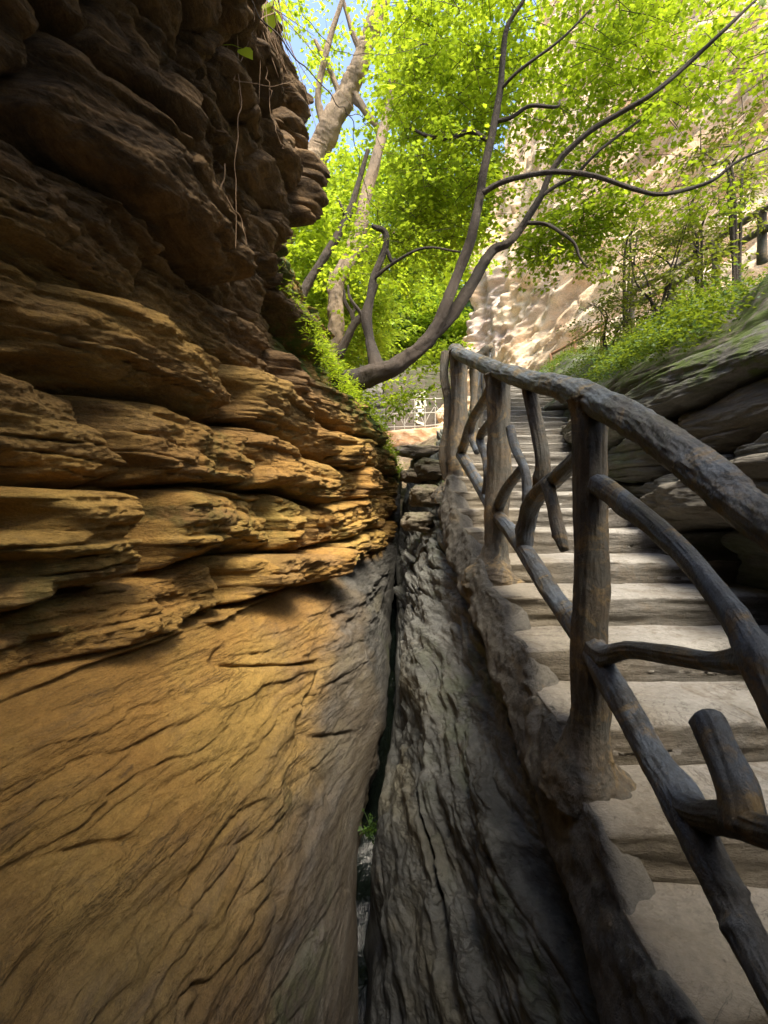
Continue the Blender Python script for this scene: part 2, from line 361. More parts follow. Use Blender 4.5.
    brown = np.clip(ss(.3, 1.3, Z+.5*fbm(Y*.7, Z*1.3, 0, 4, 54)), 0, 1)*(1-.85*far)
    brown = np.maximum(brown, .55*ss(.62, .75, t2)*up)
    moss = np.clip(ss(3.2, 3.8, Y)*ss(-.25, .2, Z-top+.1)*1.2+.35*ss(.2, .5, fbm(Y*.9, Z*1.2, 0, 3, 55))*(Z < .6), 0, 1)
    tone = np.clip(.5+.35*(t2-.5)*up+.2*(t3-.5)*up+.2*(t4-.5)*hi+.25*fbm(Y*1.1, w_*9, 0, 4, 56)*(1-up), 0, 1)
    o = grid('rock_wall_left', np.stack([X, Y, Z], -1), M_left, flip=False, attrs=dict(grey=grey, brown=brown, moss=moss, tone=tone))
    tag(o, 'golden brown layered sandstone cliff of overhanging ledges on the left', 'cliff', kind='structure')
left_cliff()

def shade_rock():  # unseen overhang added behind the camera to keep light off the foreground
    x, u = np.meshgrid(np.linspace(-3.2, 4.2, 200), np.linspace(0, 1, 220), indexing='ij')
    z = -3.5+7.7*u; y = I(z, [-3.5, -1.2, .4, 1.6, 2.6, 3.6, 4.6, 6], [-1.6, -1.9, -1.8, -1.4, -1.0, -.7, -.5, -.9])-1.2*ss(1.3, 2.6, x)*ss(.5, 3, z)
    d, t = strata(z, x, .2, .6, 1.2, .2, .2, .15, 6, 110)
    grid('unseen_shade_rock', np.stack([x, y+d+.1*fbm(x, z, 0, 4, 111), z], -1), M_left, flip=False, attrs=dict(grey=.3+0*z, brown=.8+0*z, moss=0*z, tone=t))
    tag(bpy.data.objects['unseen_shade_rock'], 'unseen dark brown overhanging rock added behind the viewpoint to shade the foreground', 'cliff', kind='structure')
shade_rock()
# ---- right side of the cleft, below the stairs
def right_wall():
    Ys = np.concatenate([np.linspace(-2.5, .98, 80), 1/np.linspace(1, 1/8.6, 620)])
    T = np.concatenate([np.linspace(-.9, 0, 60)[:-1], np.linspace(0, 1, 420)])
    Y, t = np.meshgrid(Ys, T, indexing='ij')
    zl = zlip(Y); zs = s_of(Y)-.16
    edge = .5-.07*ss(1.4, 3, Y)+.3*np.maximum(0, Y-3.3)
    tp = np.clip(t, 0, 1)
    xin = edge+.32*ss(3.4, 2.2, Y)+.03
    k = ss(.0, 3.0, Y)
    near = I(tp, [0, .2, .42, .55, .66, .78, .9, 1], [0, .1, .27, .36, .5, .72, .93, 1.0])
    farp = I(tp, [0, .25, .5, .75, .9, 1], [0, .12, .4, .75, .93, 1])
    X = xr(Y)+(xin-xr(Y))*(near*(1-k)+farp*k)
    Z = zl+tp*(zs-zl)
    dn = np.maximum(0, -t); X = X+.35*dn+.9*dn**2+.05*ss(0, .05, dn)*fbm(Y*4, t*9, 0, 4, 60); Z = Z-dn*2.2
    w_ = Z*.8+X*.9-.04*Y+.13*fbm(Y*1.1, Z*1.1, 0, 3, 60); am = ss(0, .18, tp)
    lump = .15*fbm(Y*.8, w_*2.2, 0, 4, 61)+.045*fbm(Y*2.6, w_*3.2, 0, 5, 71, .6)*(.4+.6*ss(-1.6, -.6, Z))+.012*fbm(Y*3.5, w_*6, 0, 4, 62)
    rd = np.abs(pn(Y*.6, w_*2.6, 0, 64)); lump = lump-.07*np.exp(-(rd/.035)**2)*ss(-.2, .2, pn(Y*1.1, w_*1.5, 0, 72))
    rd = np.abs(pn(Y*1.5, w_*11, 0, 68)); lump = lump+.02*fbm(Y*6, w_*6, X*4, 5, 74, .6)-.008*np.exp(-(rd/.06)**2)*ss(-.1, .3, pn(Y*1.5, w_*4, 0, 70))
    ds, ts = strata(Z, Y, .10, .24, .6, .10, .12, .06, 5, 65)
    fr = ss(2.6, 4.0, Y)
    lump = lump*(1-.4*fr)+fr*ds
    ff = .02*fbm(Y*9, w_*12, 0, 3, 66)
    d = am*(lump+ff)
    V = np.stack([X-.72*d, Y, Z+.69*d], -1)
    moss = np.clip(.4*ss(.05, .35, fbm(Y*1.2, w_*3, 0, 3, 67))*ss(.3, .8, tp)+fr*.5*ss(.5, .9, tp), 0, 1)
    brn = ss(4.5, 6.5, Y)*.0
    grid('rock_wall_right', V, M_right, flip=True, attrs=dict(grey=np.clip(.15+.85*ss(-.75, -1.35, Z+.25*fbm(Y*1.2, w_*3, 0, 4, 73)), 0, 1), brown=brn, moss=moss, tone=.5+.3*fbm(Y*1.5, w_*8, 0, 4, 69)))  # lower rock coloured darker with depth, standing in for gorge shade
    tag(bpy.data.objects['rock_wall_right'], 'dark grey water worn rock under the stairs beside the narrow cleft', 'cliff', kind='structure')
right_wall()

# ---- outcrop on the right of the stairs and the slope above it
def r_edge(Y): return 1.72+.22*np.maximum(0, Y-3.2)
def o_top(Y): return I(Y, [-3, 1, 2, 3.5, 5, 6.5, 8, 12], [.1, .5, .72, .96, 1.15, 1.5, 2.05, 3.2])
def rise(up): return np.minimum(up, .5)+.3*np.maximum(0, up-.5)
def slope_z(X, Y): return o_top(Y)+rise(np.maximum(0, (X-r_edge(Y)-.13)/1.15))
def outcrop():
    Ys = np.concatenate([np.linspace(-2.5, .98, 60), 1/np.linspace(1, 1/14, 640)])
    U = np.concatenate([np.linspace(0, .5, 330)[:-1], np.linspace(.5, 1, 190)])
    Y, u = np.meshgrid(Ys, U, indexing='ij')
    z0 = s_of(Y)-.4; tp = o_top(Y); vz = np.minimum(u*2, 1); up = np.maximum(0, u*2-1)**1.5*7
    Z = z0+vz*(tp-z0)+rise(up); X = r_edge(Y)+I(vz, [0, .25, .5, .8, 1], [.12, .14, .0, .05, .16])+1.15*up
    Zs = Z-.05*X+.02*Y
    d1, t1 = strata(Zs+.06*fbm(Y, Z, 0, 2, 3), Y, .18, .40, 1.5, .16, .36, .26, 8, 71)
    d2, t2 = strata(Zs, Y, .05, .13, .7, .025, .03, .014, 4, 72)
    f = .05*fbm(Y*1.6, Z*4, 0, 5, 73)+.012*fbm(Y*5, Z*25, 0, 4, 74)
    s = ss(.9, 1.0, vz)*ss(0, .3, up)
    d = (d1+d2+f)*(1-s)+s*(.22*fbm(X*.8, Y*.8, Z*.8, 5, 75)+.3*np.maximum(0, pn(X*.9, Y*.7, 0, 76)))
    V = np.stack([X-d*(1-.4*s), Y, Z+.7*s*d], -1)
    moss = np.clip(.45*ss(.45, .75, t1)*ss(-.3, .3, fbm(Y, Z*2, 0, 3, 77))+.9*ss(.85, 1, vz)+.8*s, 0, 1)
    grid('rock_wall_outcrop', V, M_outcrop, flip=True, attrs=dict(grey=.25+.3*(t1 > .5), brown=.2*(t1 < .25), moss=moss, tone=.35+.5*t2*.6+.1*fbm(Y*2, Z*12, 0, 3, 78)))
    tag(bpy.data.objects['rock_wall_outcrop'], 'grey layered rock outcrop with dark gaps beside the stairs and mossy slope above', 'rock outcrop', kind='structure')
outcrop()

# ---- big cream cliff at the far right
def far_cliff():
    n, m = 520, 520
    A = np.array((1.45, 14.5)); B = np.array((9.5, 2.0)); Ld = np.linalg.norm(B-A); dv = (B-A)/Ld; nv = np.array((dv[1], -dv[0])); nv = nv if nv[0] < 0 else -nv
    s, h = np.meshgrid(np.linspace(-6, Ld+5, n), np.linspace(-1, 22, m), indexing='ij')
    sc = np.maximum(s, 0); bend = np.minimum(s, 0)
    X = A[0]+dv[0]*sc-nv[0]*(-bend)*1.0+(.27+.14*ss(2, 8, s))*h; Yy = A[1]+dv[1]*sc-nv[1]*(-bend)+.05*h
    # long tilted ribs
    a = s*.80+h*.6; b = -s*.6+h*.80
    w1 = a+.5*fbm(a*.3, b*.3, 0, 3, 81)
    rib = 1-np.abs(pn(b*1.7+.3*fbm(a*.5, b*.5, 0, 2, 82), w1*.30, 0, 83))*2.4
    rib2 = 1-np.abs(pn(b*4.2, w1*.8, 0, 84))*2.2
    st, tt = strata(b*.8, a, .3, .8, 1.3, .22, .35, .18, 5, 85)
    vert = ss(2.8, .6, s); ribv = 1-np.abs(pn(s*2.2+h*.25, h*.18, 0, 86))*2.4
    d = (1-vert)*(.36*rib+.12*rib2+.7*st)+vert*(.3*ribv+.1*rib2)+.4*fbm(s*.25, h*.25, 0, 3, 87)+.03*fbm(s*3, h*3, 0, 5, 88, .6)-.10*np.abs(fbm(a*.6, b*5, 0, 4, 93))
    low = ss(7.5, 5.5, h)*ss(5, 1, s); d = d*(1-.45*low)+low*.35*fbm(s*.7, h*.9, 0, 5, 89, .6)-low*.3*np.abs(fbm(s*.9-h*.6, h*2.2, 0, 4, 94))
    V = np.stack([X+nv[0]*d, Yy+nv[1]*d, 1.0+h+.2*d], -1)
    patch = ss(.0, .4, fbm(s*.35, h*.35, 0, 4, 90))
    grid('cliff', V, M_cliff, flip=False, attrs=dict(grey=np.clip(.55*low*ss(-.1, .3, fbm(s*.6, h*.6, 0, 3, 91)), 0, 1), brown=np.clip(.28*patch, 0, 1), moss=0*d, tone=np.clip(.5+.3*(tt-.5)+.3*fbm(s*1.5, h*1.5, 0, 3, 92), 0, 1)))
    tag(bpy.data.objects['cliff'], 'tall sunlit cream cliff with slanting ribs behind the trees', 'cliff', kind='structure')
far_cliff()

# ---- ground at the head of the cleft, running out to the horizon
def g_of(X, Y):
    b = I(Y, [-400, -30, -4, 6.3, 6.9, 7.5, 9, 12, 13.6, 15, 20, 30, 400], [-5, -5, -5, -4.5, -.4, .1, .65, 1.35, 1.6, 2.1, 2.3, 3, 20])
    l = .75*np.maximum(0, -.3-X); r = .4*np.maximum(0, X-.45)
    q = b+np.minimum(l, 14)
    lim = np.where(X < 3.2+.25*np.maximum(0, Y-4), np.maximum(s_of(np.minimum(Y, 9.8))-.45, b), 99)
    q2 = np.minimum(b+np.minimum(r, 12), lim)
    return np.where(X > .1, q2, q)
def ground():
    def ax(lo, hi, a, b, n, far, k): return np.concatenate([a-np.geomspace(far, .3, k), np.linspace(a, b, n), b+np.geomspace(.3, far, k)])
    Xs = ax(0, 0, -4, 4, 300, 600, 26); Ys = ax(0, 0, 4.4, 16, 460, 600, 26)
    X, Y = np.meshgrid(Xs, Ys, indexing='ij')
    z = g_of(X, Y); nr = ss(30, 10, np.abs(Y-9)+np.abs(X))
    d, t = strata(z+.05*Y+.4*fbm(X*.5, Y*.5, 0, 3, 5), X*1.3+Y*.4, .10, .22, .9, .12, .14, .07, 4, 95)
    zt_ = z+.1*fbm(X*.8, Y*.8, 0, 3, 11); zt_ = .17*(np.floor(zt_/.17)+ss(.45, 1, zt_/.17-np.floor(zt_/.17))); z = np.where(z > -.6, z+nr*(zt_-z), z)
    z = z+nr*(.55*d+.06*fbm(X*2, Y*2, 0, 4, 96))+(1-nr)*3*fbm(X*.05, Y*.05, 0, 3, 97)*ss(10, 40, np.hypot(X, Y-9))
    z = np.where((Y > -3) & (Y < 4.6) & (np.abs(X) < 2), np.minimum(z, -4.4), z)
    moss = np.clip(ss(-.6, -1.4, X)+.6*ss(.1, .4, fbm(X, Y, 0, 3, 98)), 0, 1)
    grid('ground', np.stack([X, Y, z], -1), M_ground, flip=False, attrs=dict(grey=np.maximum(.25*(t > .7), ss(.1, -.6, z)), brown=.3*(t < .25), moss=moss, tone=np.clip(t*.6+.2, 0, 1)))  # deep face coloured dark grey in place of the shade inside the cleft
    tag(bpy.data.objects['ground'], 'pale stepped rock ledges at the head of the cleft', 'ground', kind='structure')
ground()
def back_wall():
    s, h = np.meshgrid(np.linspace(-22, 9, 260), np.linspace(-1, 11, 200), indexing='ij')
    d, t = strata(h, s, .4, 1.1, 2.5, .3, .3, .22, 6, 101)
    Yb = 18+.012*s*s+1.0*np.maximum(0, h-3.2)-d-.4*fbm(s*.4, h*.5, 0, 4, 102)
    grid('rock_wall_back', np.stack([s, Yb, 1.5+h], -1), M_back, flip=False, attrs=dict(grey=.5+0*h, brown=0*h, moss=ss(4.5, 6, h), tone=t))
    tag(bpy.data.objects['rock_wall_back'], 'shaded grey rock wall across the far end of the gorge', 'cliff', kind='structure')
back_wall()
# ---- water far down in the cleft
def water():
    m = N('dark_stream_water'); m.color(m.mix(.5, (.006, .009, .008), (.012, .018, .014))); m.rough(.05)
    m.b.inputs['Specular IOR Level'].default_value = .5
    m.bump([(m.noise(18, det=5), .012)])
    Ys = np.linspace(-1, 8.2, 90); q = []
    for y in Ys:
        z = min(float(zlip(y))-.75, -.5) if y > 2 else -2.6
        z = math.floor(z/.14)*.14+.14*float(ss(.6, 1, (z/.14) % 1))
        q.append([(x, y, z) for x in np.linspace(-1.3, 1.2, 24)])
    o = grid('water', np.array(q), m.m, flip=True); tag(o, 'narrow stream at the bottom of the cleft', 'water', kind='structure')
water()

# ------------------------------------------------------------------ stone staircase
stairs = empty('stone_staircase', (1.2, 1.3, s_of(1.3)), 'worn pale stone staircase climbing beside the branch railing', 'staircase')
def l_edge(Y): return .56-.06*ss(1.4, 3, Y)+.3*np.maximum(0, Y-3.3)
objs = []
NS = 31
for k in range(NS):
    y0 = .2+.3*k+random.uniform(-.015, .015); zt = s_of(.2+.3*k)+random.uniform(-.006, .006); hgt = .2; dep = .36
    n = 150 if y0 < 3 else 80
    prof = []
    for a in np.linspace(0, 1, 16)[:-1]: prof.append((0, -hgt+(hgt-.018)*a))
    for a in np.linspace(0, 1, 6)[:-1]: prof.append((.018*(1-math.cos(a*math.pi/2)), -.018+.018*math.sin(a*math.pi/2)))
    for a in np.linspace(0, 1, 16): prof.append((.018+(dep-.018)*a, 0))
    prof += [(dep, -hgt)]
    pr = np.array(prof)
    x0, x1 = float(l_edge(y0)), float(r_edge(y0))+.3
    xs = np.linspace(x0, x1, n)[:, None]
    Yv = y0+pr[None, :, 0]; Zv = zt+pr[None, :, 1]+0*xs
    e = np.exp(-((pr[None, :, 0])/.05)**2)*(pr[None, :, 1] > -.09)
    skew = .05*(xs-1.2)*(-1)**k*.25+.02*fbm(xs*1.3, k*3.1, 0, 3, 5)
    Zv = Zv-e*.03*np.clip(fbm(xs*3, k*5.7, 0, 4, 6)+.15, 0, 1)+.007*fbm(xs*4, Yv*5, k*2.2, 4, 8)
    face = (pr[None, :, 0] < .02)*1.0
    Yv = Yv+skew+face*(.016*fbm(xs*2.2, Zv*22, k*1.7, 4, 9)-.012*np.clip((zt-Zv)/.13, 0, 1.2))
    o = sweep('step', np.stack([xs+0*Yv, Yv, Zv], -1), M_step); objs.append(o)
# rough mortared outer edge
Ys = np.concatenate([np.linspace(-.6, .8, 120), np.linspace(.8, 3.6, 420), np.linspace(3.6, 9.3, 220)[1:]])
prof = np.array([(.34, -.30), (.18, -.29), (.08, -.275), (.01, -.255), (-.03, -.225), (-.04, -.19), (-.028, -.14), (-.01, -.09), (.008, -.045), (.02, -.018), (.035, -.004), (.055, -.008), (.08, -.03), (.15, -.08), (.2, -.3)])
pf = catmull(np.c_[prof, np.zeros(len(prof))], 52)[:, :2]
Y = Ys[:, None]; e = l_edge(Y)
kk = (Y-.2)/.3+.12*fbm(Y*2, 0, 0, 2, 16); kr = np.round(kk); zt = s_of(.2+.3*(kr-1+ss(-.45, .1, kk-kr)))+.0+.016*fbm(Y*4, 0, 0, 4, 17)
cx = e-.035+pf[None, :, 0]; cz = zt+pf[None, :, 1]*(1+.25*fbm(Y*1.2, 0, 0, 3, 14))
d = .022*fbm(Y*3.5, cz*5, cx*5, 5, 12, .6)+.022*fbm(Y*1.2, cz*2, 0, 2, 13)+.013*np.abs(fbm(Y*9, cz*11, cx*11, 5, 15, .7))
o = sweep('outer_edge', np.stack([cx-d, Y+0*cx, cz+.7*d], -1), M_curb); o['label'] = 'rough dark mortared outer edge of the stairs'; objs.append(o)
adopt(stairs, *objs)

# ------------------------------------------------------------------ branch railing
rail = empty('branch_railing', (.62, 1.294, s_of(1.294)), 'dark twisted branch railing along the outer edge of the stairs', 'railing')
RX = .62
def rp(px, py, r, dx=0.0):
    Y = RX*F/(px-384); p = P(px, py, Y); return (p[0]+dx, p[1], p[2], r*.9*Y/F)
parts = []
def rt(name, pts, mat=M_rail, seed=0, knots=0, step=.008, seg=60, bark=.09): parts.append(tube(name, pts, mat, seed=seed, knots=knots, step=step, seg=seg, bark=bark, grain=14)); return parts[-1]
rt('handrail', [(.60, -.9, -.95, .05), (.60, -.3, -.56, .05), (.62, .3, -.24, .048)]+[rp(*a) for a in ((768, 523, 25), (718, 483, 23), (670, 445, 20), (630, 419, 18), (590, 398, 15.5), (560, 387, 13), (530, 381, 11), (500, 371, 9.5), (478, 362, 8), (462, 355, 7.5), (454, 350, 7))], seed=3, knots=8, bark=.09)
def post(px, y0, y1, r, seed, lean=0, dx=0):
    Y = RX*F/(px-384); h = y1-y0
    pts = [(px+lean, y0, r*1.2), (px+lean*.8, y0+h*.07, r*1.0), (px+lean*.5+1, y0+h*.3, r*.95), (px+2, y0+h*.5, r*1.0), (px-1, y0+h*.7, r*1.0), (px, y0+h*.84, r*1.03), (px-2, y0+h*.91, r*1.25), (px-4, y0+h*.96, r*1.7), (px-5, y1, r*2.3), (px-5, y1+h*.05, r*2.6)]
    return rt('post', [tuple(P(a, b, Y)+np.array((dx, 0, 0)))+(c*Y/F,) for a, b, c in pts], M_post, seed, 5, bark=.1)
post(589, 398, 772, 16.5, 11); post(497, 374, 575, 11.5, 12, 1); post(457, 352, 496, 8.5, 13, 2)
parts.append(tube('post', [(.62, .3, -.25, .055), (.63, .3, -.6, .05), (.62, .3, -.95, .055), (.62, .3, -1.3, .09)], M_post, seed=5, knots=3, step=.02, seg=24, bark=.1))
tw = [(446, 352, 4.5), (444, 375, 4), (448, 400, 4.5), (447, 430, 4), (444, 455, 5), (449, 484, 6)]
rt('post', [tuple(P(a, b, 3.75))+(c*3.75/F,) for a, b, c in tw], M_post, 14, 3, bark=.12)
B = [
 ('brace', [(461, 455, 5.5), (475, 478, 6), (492, 508, 7), (510, 530, 8), (528, 556, 9.5), (548, 588, 10.5), (568, 616, 12), (588, 644, 13.5), (607, 676, 14), (630, 715, 15), (656, 762, 17), (680, 800, 22), (700, 843, 21), (725, 893, 20), (750, 942, 21), (800, 1030, 24), (880, 1180, 30)], 0, M_rail, 21, 6),
 ('brace', [(598, 484, 12), (612, 494, 12), (650, 523, 11.5), (685, 556, 12), (715, 592, 13), (740, 628, 15), (756, 656, 20), (775, 700, 19), (830, 800, 22), (900, 900, 26)], 0, M_rail, 22, 3),
 ('branch', [(590, 640, 13), (604, 655, 11), (630, 650, 9.5), (670, 655, 11), (715, 662, 11), (752, 660, 17)], 0, M_rail, 23, 2),
 ('branch', [(686, 808, 20), (708, 817, 16), (735, 820, 19), (768, 832, 17), (830, 850, 18), (930, 880, 22)], 0, M_rail, 24, 2),
 ('branch', [(745, 828, 23), (739, 800, 19), (729, 772, 17), (718, 746, 17), (709, 724, 17), (705, 717, 15), (703, 714, 9)], 0, M_rail, 25, 3),
 ('branch', [(592, 446, 10), (577, 458, 9), (560, 475, 9), (543, 489, 9.5), (531, 505, 10), (526, 525, 9.5), (524, 548, 9)], 0, M_rail, 26, 3),
 ('branch', [(553, 482, 7.5), (558, 502, 6.5), (562, 522, 7), (566, 536, 7), (570, 550, 5)], -.02, M_post, 27, 2),
 ('branch', [(526, 384, 8), (530, 405, 7.5), (535, 430, 8), (540, 458, 8), (539, 482, 8.5), (533, 503, 8)], .01, M_post, 28, 3),
 ('branch', [(510, 428, 5), (515, 448, 5), (524, 468, 5), (527, 492, 5.5), (526, 518, 5.5), (524, 540, 6)], 0, M_rail, 29, 2),
 ('branch', [(522, 468, 5), (513, 480, 5.5), (505, 492, 6), (499, 505, 6)], 0, M_rail, 30, 1),
 ('branch', [(494, 380, 5.5), (486, 398, 5.5), (476, 414, 5.5), (469, 428, 5), (464, 445, 5), (460, 456, 5)], 0, M_rail, 31, 2),
 ('branch', [(492, 420, 4.5), (484, 430, 4.5), (480, 440, 4.5), (486, 458, 4.5), (488, 475, 5), (486, 495, 5)], 0, M_rail, 32, 2),
 ('branch', [(474, 416, 4), (471, 436, 3.5), (477, 452, 3.5)], .0, M_rail, 33, 1)]
for nm, pts, dx, mt, sd, kn in B: rt(nm, [rp(a, b, c, dx) for a, b, c in pts], mt, sd, kn)
adopt(rail, *parts)

# upper flight of the railing, beyond the corner post
rail2 = empty('branch_railing', (.66, 4.0, s_of(4.0)), 'brown branch railing climbing away behind the corner post of the dark one', 'railing')
parts = []
hr = []
for y in np.linspace(3.7, 8.8, 9):
    x = l_edge(y)+.07; hr.append((x, y, s_of(y)+.86-.03*(y-3.7)+random.uniform(-.02, .02), .045))
rt('handrail', hr, M_post, 41, 4, step=.03, seg=20)
for i, y in enumerate((4.5, 5.3, 6.1, 7.0, 7.9, 8.7)):
    x = l_edge(y)+.07; z = s_of(y)
    rt('post', [(x+random.uniform(-.03, .03), y, z+.86-.03*(y-3.7), .05), (x+random.uniform(-.04, .04), y, z+.4, .04), (x, y, z-.1, .06)], M_post, 50+i, 2, step=.03, seg=18, bark=.12)
    if i < 5:
        rt('brace', [(x, y, z+.75, .035), (x+.1, y+.35, z+.45+random.uniform(0, .1), .03), (x+.24, y+.8, z+.45, .035)], M_rail, 60+i, 2, step=.03, seg=16)
        rt('brace', [(x, y, z+.2, .03), (x+.1, y+.4, z+.55, .03), (x+.24, y+.8, z+.95, .03)], M_rail, 70+i, 2, step=.03, seg=16)
adopt(rail2, *parts)
# a plain rail by the top of the stairs
def simple_rail(label, pts, h, r, mat, name, n_mid=1, group=None):
    root = empty(name, pts[0], label, 'railing', group); parts = []
    p = np.array(pts, float)
    for j in range(n_mid+1):
        q = p.copy(); q[:, 2] += h*(1-j/(n_mid+1))
        parts.append(tube('rail', np.c_[q, np.full(len(q), r)], mat, step=.08, seg=10, seed=j))
    for i, a in enumerate(p):
        parts.append(tube('post', [(a[0], a[1], a[2]-.15, r*1.2), (a[0], a[1], a[2]+h*.5, r*1.1), (a[0], a[1], a[2]+h+.02, r*1.1)], mat, step=.08, seg=10, seed=9+i))
    adopt(root, *parts); return root
M_brownrail = plain('brown_rail', (.24, .12, .06), .8)
a, b, c = P(551, 380, 9.2), P(575, 368, 8.8), P(602, 352, 8.4)
simple_rail('short reddish brown rail above the top of the stairs', [a, b, c], .55, .03, M_brownrail, 'wooden_railing', 0)
pts = [P(790, 246, 4.9), P(762, 251, 5.3), P(716, 275, 6.2), P(672, 300, 7.2), P(632, 318, 8.4)]
simple_rail('dark log railing slanting up the slope above the shrubs', pts, .5, .045, M_post, 'log_railing', 1)

# ------------------------------------------------------------------ far walkway
def walkway():
    m = N('orange_stone_wall'); a = m.noise(3, (1, 1, 2), 7, .6); 
    br = m.n('ShaderNodeTexVoronoi'); br.inputs['Scale'].default_value = 4; m.l(m.pos, br.inputs['Vector'])
    m.color(m.mix(m.ramp(a, .4, .65), (.5, .27, .14), (.62, .45, .3))); m.rough(.9); m.bump([(br.outputs['Distance'], .06), (a, .05)])
    root = empty('walkway', P(420, 436, 13.6), 'low orange stone walkway crossing below the far railing', 'walkway')
    Xs = np.linspace(-2.6, 2.6, 160)[:, None]; pr = np.array([(0, -.6), (0, -.3), (-.02, -.1), (-.02, .02), (.02, .08), (.3, .1), (.8, .1), (1.3, .1), (1.3, -.6)])[None]
    z0 = 2.12+.08*Xs; 
    o1 = sweep('retaining_wall', np.stack([Xs+0*pr[..., 0], 13.7+pr[..., 0]+.05*fbm(Xs*2, pr[..., 1]*3, 0, 4, 3), z0+pr[..., 1]+.02*fbm(Xs*4, pr[..., 0]*3, 0, 3, 4)], -1), m.m)
    adopt(root, o1)
walkway()
M_pale = plain('pale_painted_rail', (.42, .39, .34), .6, .15)
fr = empty('metal_railing', (-.5, 13.8, 2.2), 'thin pale criss-cross railing along the far walkway', 'railing')
pp = []
for j, zz in enumerate((.92, .5, .1)):
    pp.append(tube('rail', [(x, 13.78, 2.2+.08*x+zz+.03*math.sin(x*2+j), .016) for x in np.linspace(-2.4, 2.4, 9)], M_pale, step=.1, seg=8))
for i, x in enumerate(np.linspace(-2.3, 2.3, 15)):
    pp.append(tube('post', [(x, 13.78, 2.15+.08*x, .017), (x, 13.78, 2.7+.08*x, .016), (x, 13.78, 3.16+.08*x, .016)], M_pale, step=.1, seg=8))
for i, x in enumerate(np.linspace(-2.3, 1.97, 14)):
    s_ = 1 if i % 2 else -1
    pp.append(tube('cross_bar', [(x, 13.78, 2.63-s_*.28+.08*x, .012), (x+.16, 13.79, 2.67+.08*x, .012), (x+.32, 13.78, 2.63+s_*.28+.08*x, .012)], M_pale, step=.08, seg=6))
adopt(fr, *pp)
# pale painted characters on the rock behind the walkway
def strokes(name, lst, mat, label, cat, Y=15.2, Z0=None):
    ps = []
    for (x0, y0, x1, y1, w0, w1) in lst:
        a = P(x0, y0, Y); b = P(x1, y1, Y); dr = b-a; dr /= np.linalg.norm(dr); nn = np.array((-dr[2], 0, dr[0]))
        v = []
        for dy in (0, .06):
            for p_, w_ in ((a, w0), (a*.5+b*.5, (w0+w1)*.42), (b, w1)):
                for sg in (1, -1): v.append(p_+nn*w_*Y/F*sg+np.array((0, dy, 0)))
        v = np.array(v)
        f = np.array([(0, 2, 3, 1), (2, 4, 5, 3), (6, 7, 9, 8), (8, 9, 11, 10), (0, 1, 7, 6), (4, 10, 11, 5), (0, 6, 8, 2), (2, 8, 10, 4), (1, 3, 9, 7), (3, 5, 11, 9)])
        ps.append((v, [f]))
    o = multi(name, ps, mat, smooth=False); tag(o, label, cat); return o
M_char = plain('white_carved_paint', (.74, .72, .58), .8, .15)
# a tall upright stone behind the railing carries them
st = rough_block('standing_stone', P(424, 408, 15.9), (1.5, .5, 1.5), M_back, 5, amp=.05, pw=9)
tag(st, 'grey rock slab bearing pale characters behind the far railing', 'rock slab')
strokes('painted_inscription', [(415, 395.5, 427, 393.5, 1.6, 2.2), (425, 391, 424, 397, 1.4, 1.0), (416, 400, 425, 399, 1.3, 1.1), (424.5, 400, 425.5, 406, 1.3, 1.2), (416, 401, 416, 406, 1.2, 1.1), (416, 407, 425, 406.5, 1.3, 1.2), (419, 400, 422, 406, .9, .9),
  (416, 411, 424, 410, 1.6, 1.7), (417, 410, 417, 414, 1.2, 1.2), (423, 410, 423, 414, 1.2, 1.1), (416, 415, 419, 416, 1.3, 1.0), (416, 417, 417, 422, 1.3, 1.2), (417, 422, 424, 424, 1.1, 1.3)], M_char,
  'column of white painted characters on grey rock behind the far railing', 'inscription', 15.33)

# ------------------------------------------------------------------ foliage
STAR = np.array([(0, 0), (.28, -.02), (.50, -.30), (.52, .02), (.95, .0), (.62, .16), (.78, .62), (.42, .36), (.3, .9)])  # half outline helper
def maple_leaf():
    half = [(0, 0), (.16, .12), (.10, .46), (.36, .30), (.52, .52), (.60, .24), (1.0, 0)]
    pts = half+[(x, -y) for x, y in half[-2:0:-1]]
    return np.array(pts)
MAPLE = maple_leaf(); OVAL = np.array([(0, 0), (.3, .24), (.62, .2), (1, 0), (.62, -.2), (.3, -.24)])
def leaves(pos, u, n, size, tmpl, curl=.15):
    """pos,u,n: (k,3); leaf grows from pos along u, faces n"""
    u = u/np.linalg.norm(u, axis=1)[:, None]; n = n-u*np.sum(u*n, 1)[:, None]; n /= np.linalg.norm(n, axis=1)[:, None]+1e-9; v = np.cross(n, u)
    t = tmpl[None]; s = size[:, None, None]
    V = pos[:, None]+s*(t[..., :1]*u[:, None]+t[..., 1:]*v[:, None]-curl*(t[..., :1]**2)*n[:, None])
    k, m = V.shape[:2]; return V.reshape(-1, 3), np.arange(k*m).reshape(k, m)
